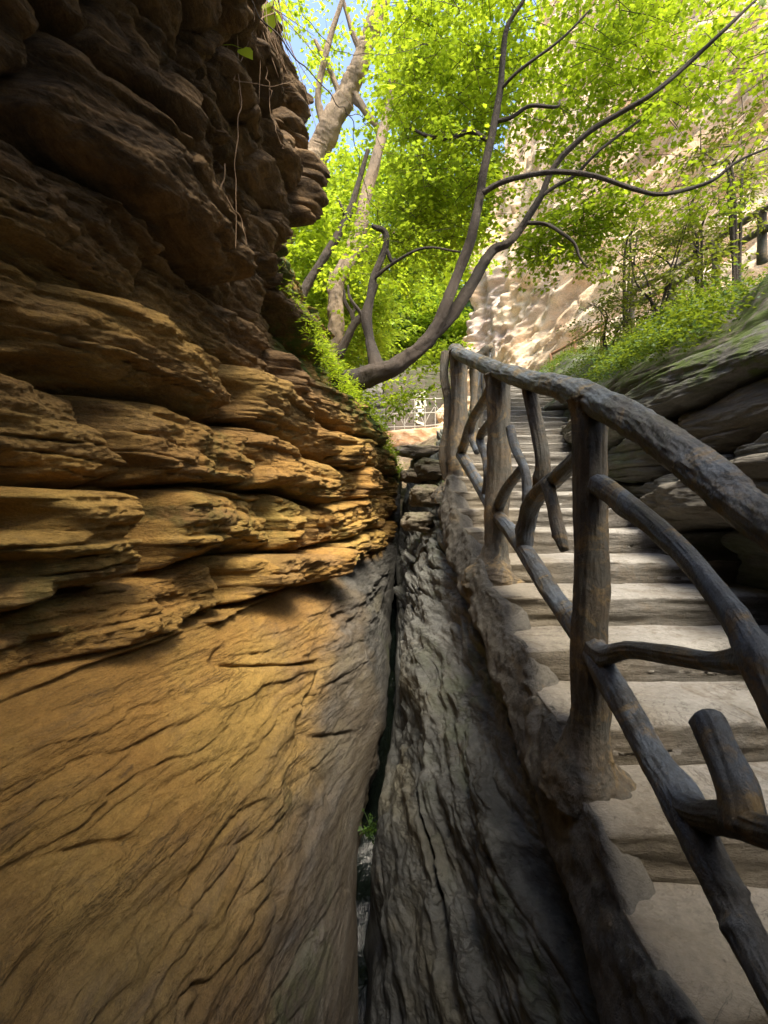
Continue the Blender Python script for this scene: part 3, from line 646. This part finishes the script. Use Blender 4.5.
def sprays(centers, dirs, L, nl, size, rs, tmpl, flat=.35):
    """a spray is a thin twig with leaves to both sides"""
    K = len(centers); d = dirs/np.linalg.norm(dirs, axis=1)[:, None]
    side = np.cross(d, np.array((0, 0, 1.0))); side /= np.linalg.norm(side, axis=1)[:, None]+1e-9
    up = np.cross(side, d)
    t = rs.uniform(.05, 1, (K, nl)); w_ = rs.normal(size=(K, nl))*.36*(1.15-t)
    Lk = (L*rs.uniform(.6, 1.3, K))[:, None]
    pos = centers[:, None]+(d[:, None]*(t*Lk)[..., None])+side[:, None]*(w_*Lk)[..., None]+up[:, None]*((-.18*t*t*Lk)+rs.normal(size=(K, nl))*.06*Lk)[..., None]
    lu = d[:, None]*.6+side[:, None]*np.sign(w_)[..., None]*.8+rs.normal(size=(K, nl, 3))*.35-np.array((0, 0, .25))
    ln = up[:, None]+rs.normal(size=(K, nl, 3))*flat
    sz = size*rs.uniform(.55, 1.25, (K, nl))
    V, Fc = leaves(pos.reshape(-1, 3), lu.reshape(-1, 3), ln.reshape(-1, 3), sz.ravel(), tmpl)
    tone = np.clip(rs.normal(.5, .22, K)[:, None]+rs.normal(0, .15, (K, nl)), 0, 1).ravel().repeat(len(tmpl))
    # twigs: three sided slivers
    a = centers; b = centers+d*Lk*.5-up*.05*Lk; c = centers+d*Lk-up*.18*Lk
    tw = []
    for p_, r_ in ((a, .004), (b, .003), (c, .001)):
        for g in range(3):
            an = g*2.094; tw.append(p_+(side*math.cos(an)+up*math.sin(an))*r_)
    tw = np.stack(tw, 1)
    q = np.array([(g+3*h, (g+1) % 3+3*h, (g+1) % 3+3*h+3, g+3*h+3) for h in range(2) for g in range(3)])
    TF = (np.arange(K)[:, None, None]*9+q[None]).reshape(-1, 4)
    return V, Fc, tone, tw.reshape(-1, 3), TF
def blob_pts(blobs, rs):
    C, D = [], []
    for (px, py, Y, rx, rz, ry, n) in blobs:
        c = P(px, py, Y); k = Y/F
        q = rs.normal(size=(n, 3)); q /= np.linalg.norm(q, axis=1)[:, None]; rad = rs.uniform(.15, 1, n)**.5
        # leaf layers: foliage gathers on tiers
        p_ = q*rad[:, None]*np.array((rx*k, ry, rz*k))
        tier = .42; p_[:, 2] = np.round(p_[:, 2]/tier+.3*np.sin(p_[:, 0]*1.7+p_[:, 1]))*tier+rs.normal(size=n)*.07
        C.append(c+p_); dd = p_*np.array((1, 1, .2))+rs.normal(size=(n, 3))*np.array((.6, .6, .12)); D.append(dd)
    return np.vstack(C), np.vstack(D)
def crown(root, blobs, seed, L=.5, nl=26, size=.085, mat=M_leaf, tmpl=MAPLE, flat=.4, dens=.28):
    rs = np.random.RandomState(seed); C, D = blob_pts([b[:6]+(max(6, int(b[6]*dens)),) for b in blobs], rs)
    V, Fc, tone, TV, TF = sprays(C, D, L, nl, size, rs, tmpl, flat)
    o = raw('crown', V, Fc, mat, None, True, dict(tone=tone)); t = raw('twigs', TV, TF, M_twig, None, True)
    t['kind'] = 'stuff'
    return [o, t]
def limbs(lst, mat, seed, name='limb', first='trunk'):
    out = []
    for i, pts in enumerate(lst):
        q = [tuple(P(a, b, Y))+(r*Y/F,) for a, b, Y, r in pts]
        out.append(tube(first if i == 0 and first else name, q, mat, step=.025, seg=22, seed=seed+i, knots=5, bark=.17, grain=7))
    return out

# the maple leaning over the cleft
t1 = empty('maple_tree', P(343, 388, 6.2*.73), 'leaning maple with a dark forked trunk rooted on the left bank, crown over the cleft', 'tree')
L1 = [[(328, 386, 6.5, 14), (345, 382, 6.3, 12), (360, 379, 6.2, 10.5), (376, 374, 6.1, 10), (392, 368, 6.0, 8.5), (405, 360, 6.0, 8), (419, 349, 6.0, 7.5), (431, 336, 6.0, 7), (440, 320, 5.95, 6), (447, 302, 5.9, 5.5), (457, 276, 5.9, 5), (468, 248, 5.8, 4.5), (475, 222, 5.7, 4.3), (480, 196, 5.7, 4.2), (484, 170, 5.6, 4), (493, 130, 5.5, 3.6), (500, 90, 5.4, 3.2), (503, 55, 5.3, 2.8), (508, 25, 5.2, 2.2), (526, -5, 5.1, 1.6), (545, -60, 5, 1)],
 [(432, 336, 6.0, 5.5), (446, 322, 6.1, 6), (460, 303, 6.1, 5.8), (473, 282, 6.2, 5.5), (484, 263, 6.2, 5), (494, 250, 6.2, 4.6), (508, 243, 6.1, 4), (519, 231, 6.1, 3.8), (530, 214, 6.0, 3.4), (541, 196, 5.9, 3.2), (551, 172, 5.8, 3), (566, 153, 5.7, 2.8), (592, 130, 5.5, 2.6), (622, 112, 5.3, 2.4), (655, 92, 5.1, 2.2), (690, 62, 5, 2), (722, 32, 4.8, 1.6), (756, 0, 4.7, 1.2), (790, -30, 4.6, .8)],
 [(483, 193, 5.6, 2.6), (498, 184, 5.5, 2.6), (520, 177, 5.4, 2.4), (554, 172, 5.3, 2.3), (594, 176, 5.2, 2.2), (634, 189, 5.1, 2), (664, 194, 5, 1.8), (709, 182, 4.9, 1.6), (740, 160, 4.8, 1.3), (790, 140, 4.7, .8)],
 [(493, 122, 5.5, 2), (510, 118, 5.4, 1.9), (530, 106, 5.3, 1.7), (556, 107, 5.2, 1.3), (560, 100, 5.2, .8)],
 [(487, 140, 5.6, 1.8), (470, 131, 5.7, 2.2), (450, 138, 5.8, 2.2), (431, 137, 5.9, 1.8), (410, 128, 6, 1)],
 [(528, 223, 6, 1.8), (545, 224, 5.9, 1.7), (560, 232, 5.8, 1.6), (574, 243, 5.8, 1.4), (580, 258, 5.8, 1.1), (588, 268, 5.8, .7)],
 [(540, 197, 5.9, 1.8), (556, 186, 5.8, 1.8), (575, 175, 5.7, 1.5), (600, 150, 5.5, 1.4), (640, 120, 5.3, 1.1)],
 [(378, 372, 6.1, 8.5), (374, 358, 6.2, 6.5), (370, 340, 6.3, 4.5), (366, 318, 6.3, 5.5), (370, 298, 6.3, 4.5), (373, 280, 6.3, 3.6), (380, 262, 6.3, 3.2), (386, 246, 6.3, 3), (385, 232, 6.3, 2.8), (372, 226, 6.3, 1.8)],
 [(385, 246, 6.3, 2), (392, 262, 6.3, 1.6), (395, 258, 6.3, .9)],
 [(366, 322, 6.3, 3), (360, 312, 6.3, 2), (350, 298, 6.3, 1.4), (348, 285, 6.3, .8)],
 [(500, 90, 5.4, 1.6), (520, 70, 5.2, 1.4), (560, 40, 5, 1.2), (590, 10, 4.9, .8)],
 [(372, 280, 6.3, 1.8), (395, 262, 6.1, 1.5), (425, 248, 6, 1.2), (460, 252, 5.9, .9)]]
L1 = [[(a, b, Y*.73, r) for a, b, Y, r in q] for q in L1]
o1 = limbs(L1, M_bark, 200)
B1 = [(445, 140, 5.9, 45, 75, 1.0, 330), (470, 45, 5.6, 75, 60, 1.2, 480), (570, 20, 5.4, 90, 34, 1.2, 300), (660, 0, 5.0, 90, 30, 1.1, 200), (735, 40, 4.9, 50, 35, 1.0, 110), (610, 85, 5.5, 55, 20, .7, 130),
      (440, 210, 6.2, 50, 30, 1.0, 230), (572, 232, 5.9, 42, 26, .6, 260), (480, 150, 6.1, 26, 36, .8, 70), (400, 235, 6.5, 50, 30, .8, 150), (690, 95, 5.0, 50, 18, .6, 60), (600, 160, 5.5, 40, 12, .5, 80), (555, 125, 5.6, 25, 10, .5, 40),
      (392, 400, 6.1, 30, 10, .4, 60), (428, 362, 6.2, 24, 14, .5, 40), (410, 40, 5.8, 26, 50, .9, 70), (700, 190, 5.1, 50, 10, .4, 45), (560, -60, 4.8, 120, 30, 1.2, 40)]
B1 = [(a, b, Y*.78+.25, c, d, e*.8, n) for a, b, Y, c, d, e, n in B1]
o1 += crown(t1, B1, 1, .42, 30, .05, dens=.5); adopt(t1, *o1)

# pale trunked trees on the bank behind it
t2 = empty('tree', P(330, 352, 8), 'pale straight trunk rising on the left bank behind the leaning maple', 'tree')
o2 = limbs([[(326, 366, 8, 11), (332, 350, 8, 9), (336, 326, 8, 8), (336, 300, 8, 7.5), (338, 280, 8, 7.5), (350, 258, 8, 7.5), (357, 238, 8, 7.2), (362, 218, 8, 6.8), (366, 196, 8, 6), (378, 150, 8, 5), (388, 110, 8.2, 4), (392, 82, 8.2, 3.6), (404, 36, 8.3, 3), (420, 0, 8.4, 2.4), (430, -60, 8.5, 1.5)],
 [(350, 262, 8, 3), (365, 250, 7.9, 2.8), (380, 238, 7.8, 2.2), (398, 232, 7.7, 1.4)],
 [(336, 300, 8, 3.5), (330, 290, 8, 3), (332, 272, 8, 2.2)],
 [(391, 84, 8.2, 2.6), (404, 70, 8.1, 2.6), (425, 60, 8, 2.2), (450, 50, 7.9, 1.2)]], M_bark2, 230)
o2 += crown(t2, [(430, 10, 8.6, 60, 50, 1.2, 200), (350, 130, 9.9, 45, 60, .8, 40), (430, 90, 9, 50, 60, 1.0, 330), (430, 250, 9.2, 50, 40, 1.1, 330), (330, 230, 9.4, 40, 40, .8, 200)], 2, .6, 26, .1); adopt(t2, *o2)
t3 = empty('tree', P(342, 348, 7.4), 'slim crooked sapling between the pale trunk and the leaning maple', 'tree')
o3 = limbs([[(338, 356, 7.4, 4.5), (345, 342, 7.4, 4), (353, 326, 7.4, 3.8), (362, 316, 7.4, 3.5), (368, 306, 7.4, 3.2), (376, 285, 7.4, 2.4), (384, 262, 7.4, 1.6)], [(354, 326, 7.4, 2.5), (352, 314, 7.4, 2.2), (345, 302, 7.4, 1.8), (344, 290, 7.4, 1.2)], [(352, 316, 7.4, 1.6), (356, 305, 7.4, 1)]], M_bark, 240)
o3 += crown(t3, [(380, 260, 7.4, 35, 30, .7, 90), (350, 285, 7.5, 25, 20, .6, 40)], 3, .4, 20, .08); adopt(t3, *o3)
t4 = empty('tree', P(296, 318, 8.6), 'thin slanting tree close behind the cliff edge at left', 'tree')
o4 = limbs([[(290, 330, 8.6, 4.5), (298, 305, 8.6, 4.3), (308, 283, 8.6, 4.2), (324, 258, 8.6, 4), (338, 235, 8.6, 3.8), (349, 213, 8.6, 3.4), (357, 188, 8.6, 2.8), (368, 150, 8.6, 2)], [(346, 220, 8.6, 2), (342, 208, 8.5, 1.5), (338, 198, 8.5, .8)]], M_bark, 250)
o4 += crown(t4, [(330, 250, 9.8, 40, 45, .9, 300), (315, 300, 9.8, 30, 35, .9, 220), (310, 210, 9.6, 20, 25, .8, 50)], 4, .6, 24, .1); adopt(t4, *o4)
t5 = empty('tree', P(262, 330, 9.6), 'thick pale trunk leaning across the sky gap at top left', 'tree')
o5 = limbs([[(240, 340, 9.6, 12), (270, 270, 9.6, 12), (290, 215, 9.5, 12), (306, 180, 9.5, 12), (318, 152, 9.5, 11), (328, 130, 9.4, 10.5), (346, 95, 9.4, 9.5), (358, 68, 9.3, 8.5), (366, 45, 9.3, 8), (376, 18, 9.2, 7.5), (386, -15, 9.2, 7), (400, -80, 9, 5)],
 [(326, 134, 9.4, 4), (318, 100, 9.3, 3), (322, 70, 9.2, 3), (333, 28, 9.1, 2.5), (343, -5, 9, 2), (350, -60, 9, 1)],
 [(350, 88, 9.4, 4), (368, 115, 9.3, 3.4), (385, 135, 9.2, 2)], [(342, 102, 9.4, 3), (330, 70, 9.4, 2.4), (315, 40, 9.4, 1.6)], [(362, 58, 9.3, 3), (352, 30, 9.2, 2.4), (340, -10, 9.2, 1.6)]], M_bark2, 260)
o5 += crown(t5, [(310, 70, 10.4, 32, 75, .8, 80), (350, 20, 10.2, 60, 45, .8, 80), (325, 185, 9.8, 34, 22, .8, 100), (395, 130, 9.8, 26, 60, 1.0, 150), (285, 20, 9.5, 25, 35, .9, 70)], 5, .6, 22, .1); adopt(t5, *o5)

# trees filling the far end of the gorge
far = [(330, 330, 12, 50, 60, 'bright yellow green tree behind the pale trunks'), (405, 325, 20, 50, 42, 'yellow green tree behind the crooked sapling'), (455, 345, 20.5, 30, 26, 'small light green tree above the far walkway, left of the stair posts'),
       (455, 225, 21, 55, 65, 'pale tree at the far end of the gorge behind the forked maple'), (375, 215, 20.5, 60, 70, 'tall pale green tree behind the leaning trunk'), (300, 260, 14, 50, 60, 'light green tree just past the cliff edge')]
for i, (px, py, Y, rx, rz, lab) in enumerate(far):
    c = P(px, py, Y); gz = max(float(g_of(c[0], Y)), 1.5) if Y < 18 else 5.0
    root = empty('background_tree', (c[0], Y, gz), lab, 'tree', 'trees filling the far end of the gorge')
    ls = .15*max(1, Y/15)
    tr = tube('trunk', [(c[0]-.2, Y, gz-.3, .16), (c[0], Y, (gz+c[2])/2, .12), (c[0]+.15, Y, c[2], .08), (c[0]+.1, Y, c[2]+rz*Y/F*.8, .03)], M_bark2, step=.1, seg=10, seed=i)
    cr = crown(root, [(px, py, Y, rx, rz, 1.6, int(rx*rz*.16)+90), (px-rx*.5, py+rz*.5, Y-.5, rx*.6, rz*.4, 1.2, 70), (px+rx*.5, py-rz*.4, Y-.5, rx*.5, rz*.5, 1.2, 70)], 300+i, .8, 24, ls, M_leaf_far, OVAL, dens=.9)
    adopt(root, tr, *cr)
# wooded hill far behind
m = leaf_mat('hazy_hill_leaf', (.10, .2, .09), (.2, .33, .14), .35)
rs = np.random.RandomState(77); K = 3600
C = np.stack([rs.uniform(-14, 9, K), rs.uniform(20, 27, K), np.zeros(K)], 1); C[:, 2] = 6.5+(C[:, 1]-20)*.9+rs.uniform(-1.5, 2.2, K)+1.2*np.sin(C[:, 0]*.8)
V, Fc, tone, TV, TF = sprays(C, rs.normal(size=(K, 3))*np.array((1, 1, .3)), 1.1, 16, .3, rs, OVAL, .7)
tag(raw('woodland', V, Fc, m, None, True, dict(tone=tone)), 'distant blue green wood above the far rock wall', 'woodland', kind='stuff')
V = []
Xs, Ysn = np.meshgrid(np.linspace(-60, 40, 80), np.linspace(19.5, 90, 40), indexing='ij')
grid('hill', np.stack([Xs, Ysn, 4.5+(Ysn-19.5)*.75*np.exp(-(Ysn-19.5)/60)+1.2*fbm(Xs*.1, Ysn*.1, 0, 3, 9)], -1), plain('hill_soil', (.07, .1, .04), .95), flip=False)
tag(bpy.data.objects['hill'], 'wooded hillside closing the far end of the gorge', 'hill', kind='structure')

# ------------------------------------------------------------------ shrubs on the right slope
shr = [(662, 330, 4.6, 46, 62, 'olive leaved many stemmed shrub in the middle of the right slope', 5, 180), (612, 350, 5.6, 34, 34, 'low olive shrub nearest the top of the stairs', 3, 110), (735, 195, 4.8, 55, 45, 'thin leaved shrub high on the slope by the log railing', 4, 130),
       (700, 260, 5.2, 45, 40, 'sparse shrub between the log railing and the weeds', 4, 100), (625, 265, 6.2, 45, 38, 'airy olive shrub in front of the cream cliff ribs', 4, 120)]
for i, (px, py, Y, rx, rz, lab, ns, n) in enumerate(shr):
    b = P(px, py, Y); rs = np.random.RandomState(400+i); k = Y/F
    root = empty('shrub', b, lab, 'shrub', 'shrubs on the right slope'); pr = []
    for s_ in range(ns):
        dx = rs.uniform(-.7, .7)*rx*k
        pr.append(tube('stem', [(b[0]+rs.uniform(-.06, .06), b[1], min(b[2]-.1, float(slope_z(b[0], b[1]))-.05), .018), (b[0]+dx*.25, b[1]+rs.uniform(-.1, .1), b[2]+rz*k*.35, .014), (b[0]+dx*.6, b[1]+rs.uniform(-.2, .2), b[2]+rz*k*.9, .009), (b[0]+dx, b[1]+rs.uniform(-.3, .3), b[2]+rz*k*1.5, .004)], M_bark, step=.05, seg=8, seed=i*9+s_))
    pr += crown(root, [(px, py-rz*.8, Y, rx, rz*.9, .6, n)], 410+i, .3, 22, .05, M_leaf_olive, OVAL, dens=.7); adopt(root, *pr)
def weeds():
    rs = np.random.RandomState(9); K = 7000
    Y = rs.uniform(1.6, 10.5, K); up = np.abs(rs.normal(size=K))*1.0
    Y = 1.6*np.exp(rs.uniform(0, 1.9, K)); keep = pn(Y*1.2, up*1.5, 0, 5) > .0
    Y, up = Y[keep], up[keep]; up = up+.02; K = len(Y)
    C = np.stack([r_edge(Y)+.12+1.15*up, Y, o_top(Y)+rise(up)+.05+rs.uniform(0, .12, K)], 1)
    D = np.stack([rs.normal(size=K)-.4, rs.normal(size=K), rs.uniform(.2, 1.2, K)], 1)
    V, Fc, tone, TV, TF = sprays(C, D, .17, 13, .03, rs, OVAL, .6)
    tag(raw('undergrowth', V, Fc, M_weed, None, True, dict(tone=tone)), 'green weeds and ferns covering the slope above the rock outcrop', 'undergrowth', kind='stuff')
weeds()
def bank_grass():
    rs = np.random.RandomState(19); K = 1500
    Y = rs.uniform(3.4, 7.5, K); ab = np.abs(rs.normal(size=K))*.4
    wl = left_x(Y); tp = left_top(Y)
    k = pn(Y*2.2, ab*2, 0, 6) > -.1; Y, ab, wl, tp = Y[k], ab[k], wl[k], tp[k]; K = len(Y)
    C = np.stack([wl-.62*ab+.04, Y, tp+ab-.05], 1); D = np.stack([rs.normal(size=K)*.6+.5, rs.normal(size=K), rs.uniform(.3, 1.4, K)], 1)
    V, Fc, tone, TV, TF = sprays(C, D, .15, 10, .04, rs, OVAL*np.array((1, .5)), .7)
    tag(raw('bank_grass', V, Fc, M_leaf, None, True, dict(tone=tone)), 'bright green grass on the bank round the foot of the maple', 'grass', kind='stuff')
bank_grass()

# ------------------------------------------------------------------ mossy boulders beside the cleft head
M_boul = rock_mat('mossy_boulder_rock', (.2, .17, .12), (.14, .12, .09), (.28, .24, .17))
for (px, py, Y, sx, sy, sz, lab, sd) in [(425, 497, 4.6, .17, .3, .11, 'mossy boulder against the foot of the corner post', 1), (432, 470, 5.6, .2, .3, .12, 'dark boulder wedged under the edge of the stairs behind the corner post', 2),
        (418, 522, 4.0, .14, .25, .09, 'rounded grey rock lying lowest beside the cleft', 3), (420, 452, 7.4, .4, .3, .1, 'flat cream slab highest at the head of the cleft', 4), (415, 476, 6.3, .22, .3, .09, 'pale wedge shaped slab in the middle of the ledges', 6)]:
    o = rough_block('boulder', P(px, py, Y), (sx, sy, sz), M_boul if sd < 4 else M_ground, sd*7, amp=.28, res=34, pw=3.2); tag(o, lab, 'boulder', 'boulders beside the head of the cleft')

rs = np.random.RandomState(31); c = P(371, 828, 2.28); K = 16
V, Fc, tone, TV, TF = sprays(np.tile(c, (K, 1))+rs.normal(size=(K, 3))*np.array((.003, .006, .006)), rs.normal(size=(K, 3))*np.array((.25, 1, .6))+np.array((0, 0, .4)), .08, 10, .018, rs, OVAL, .8)
tag(multi('fern', [(V, [Fc]), (TV, [TF])], M_weed, attrs=dict(tone=np.r_[tone, np.full(len(TV), .3)])), 'small green fern growing inside the narrow cleft', 'fern')
# ------------------------------------------------------------------ roots, vines and leaves hanging from the left cliff
def vine(pts, r, label, seed=0, mat=M_vine, name='hanging_root', cat='root', group='roots hanging from the cliff'):
    base = np.array([P(a, b, Y*.8) for a, b, Y in pts]); base = catmull(base, len(pts)*3); n_ = len(base); wob = np.random.RandomState(seed+40).normal(size=(n_, 3))*.007
    q = [tuple(base[i]+wob[i])+(r*.5*(1-.5*i/n_),) for i in range(n_)]
    o = tube(name, q, mat, step=.02, seg=7, seed=seed, bark=.15); return tag(o, label, cat, group)
vine([(232, -20, 2.7), (236, 40, 2.6), (240, 90, 2.55), (238, 140, 2.5), (236, 190, 2.5), (236, 248, 2.5)], .006, 'longest straight dry root hanging down the dark cliff')
vine([(215, -20, 2.8), (222, 10, 2.7), (228, 50, 2.65), (238, 80, 2.6), (242, 110, 2.55)], .005, 'short dry root beside the two large leaves', 1)
vine([(224, 165, 2.5), (221, 188, 2.5), (232, 205, 2.5), (243, 222, 2.5), (246, 246, 2.5)], .006, 'bent dry root crossing the long one near its tip', 2)
vine([(262, 60, 3.0), (272, 110, 2.9), (280, 140, 2.9), (286, 150, 2.9)], .004, 'thin curved root at the outer edge of the cliff', 3)
vine([(228, -30, 2.3), (255, 8, 2.35), (282, 40, 2.4), (312, 75, 2.5), (338, 104, 2.6), (350, 120, 2.7), (356, 150, 2.8), (364, 185, 2.9), (378, 215, 3), (386, 232, 3.1)], .0065, 'long dark twig drooping from the cliff top across the sky', 4, M_twig, 'twig', 'twig', 'twigs at the top of the cliff')
vine([(345, 112, 2.7), (365, 120, 2.8), (380, 140, 2.9), (392, 156, 3)], .004, 'fork of the drooping twig pointing to the maple', 5, M_twig, 'twig', 'twig', 'twigs at the top of the cliff')
vine([(230, 78, 2.5), (262, 86, 2.6), (290, 84, 2.7), (305, 78, 2.8)], .004, 'level dry twig sticking out below the large leaves', 6, M_vine, 'twig', 'twig', 'twigs at the top of the cliff')
vine([(290, -10, 3), (315, 30, 3), (345, 52, 3.1), (384, 55, 3.2), (420, 45, 3.3)], .004, 'fine dark twig bowing through the sky gap', 7, M_twig, 'twig', 'twig', 'twigs at the top of the cliff')
rs = np.random.RandomState(3)
for i, (px, py, Y, n, lab, sz) in enumerate([(222, 45, 2.5, 4, 'bright green heart shaped leaves on the cliff beside the hanging roots', .1), (278, 25, 3.0, 3, 'yellow green leaves against the sky at the cliff top', .1), (328, 2, 3, 2, 'yellow leaf at the top edge above the drooping twig', .09), (376, 92, 3, 2, 'large dark green leaf hanging beside the drooping twig', .11)]):
    Y *= .8; sz *= .8; c = P(px, py, Y); HEART = np.array([(0, 0), (-.1, .25), (.1, .45), (.45, .4), (1, 0), (.45, -.4), (.1, -.45), (-.1, -.25)])
    pos = c+rs.normal(size=(n, 3))*.05; V, Fc = leaves(pos, np.stack([rs.uniform(-1, 1, n), rs.uniform(-.3, .3, n), rs.uniform(-.8, .1, n)], 1), np.tile(np.array((.2, -.9, .5)), (n, 1))+rs.normal(size=(n, 3))*.3, np.full(n, sz), HEART)
    sv = [sweep_data(tube_rings([tuple(c)+(.0015,), tuple((c+q_)/2+np.array((0, 0, .01)))+(.0012,), tuple(q_)+(.001,)], step=.03, seg=5, seed=i)) for q_ in pos]
    tag(multi('leaf_cluster', sv+[(V, [Fc])], M_leaf, attrs=dict(tone=np.full(len(V)+sum(len(q_[0]) for q_ in sv), .75))), lab, 'leaves', 'large leaves at the top of the cliff')
vine([(251, -10, 2.9), (258, 40, 2.85), (268, 78, 2.8), (272, 98, 2.8)], .005, 'thin root falling just left of the outer curved one', 8)
vine([(205, -20, 2.6), (212, 25, 2.6), (209, 70, 2.55), (214, 104, 2.5)], .004, 'fine root left of the two large leaves', 9)
# tuft of dry rootlets under the cliff top
ps = []
for i in range(130):
    a, b = rs.uniform(205, 275), rs.uniform(-25, 25); Y = 2.5+rs.uniform(-.3, .1); q = P(a, b, Y)
    d = rs.normal(size=3)*.08
    ps.append(sweep_data(tube_rings([tuple(q)+(.003,), tuple(q+d+np.array((0, 0, -.12)))+(.002,), tuple(q+d*2.2+np.array((0, 0, -.22-rs.rand()*.25)))+(.001,)], step=.04, seg=4, seed=i)))
tag(multi('rootlets', ps, M_vine), 'tangle of fine dry rootlets under the cliff top', 'roots', kind='stuff')
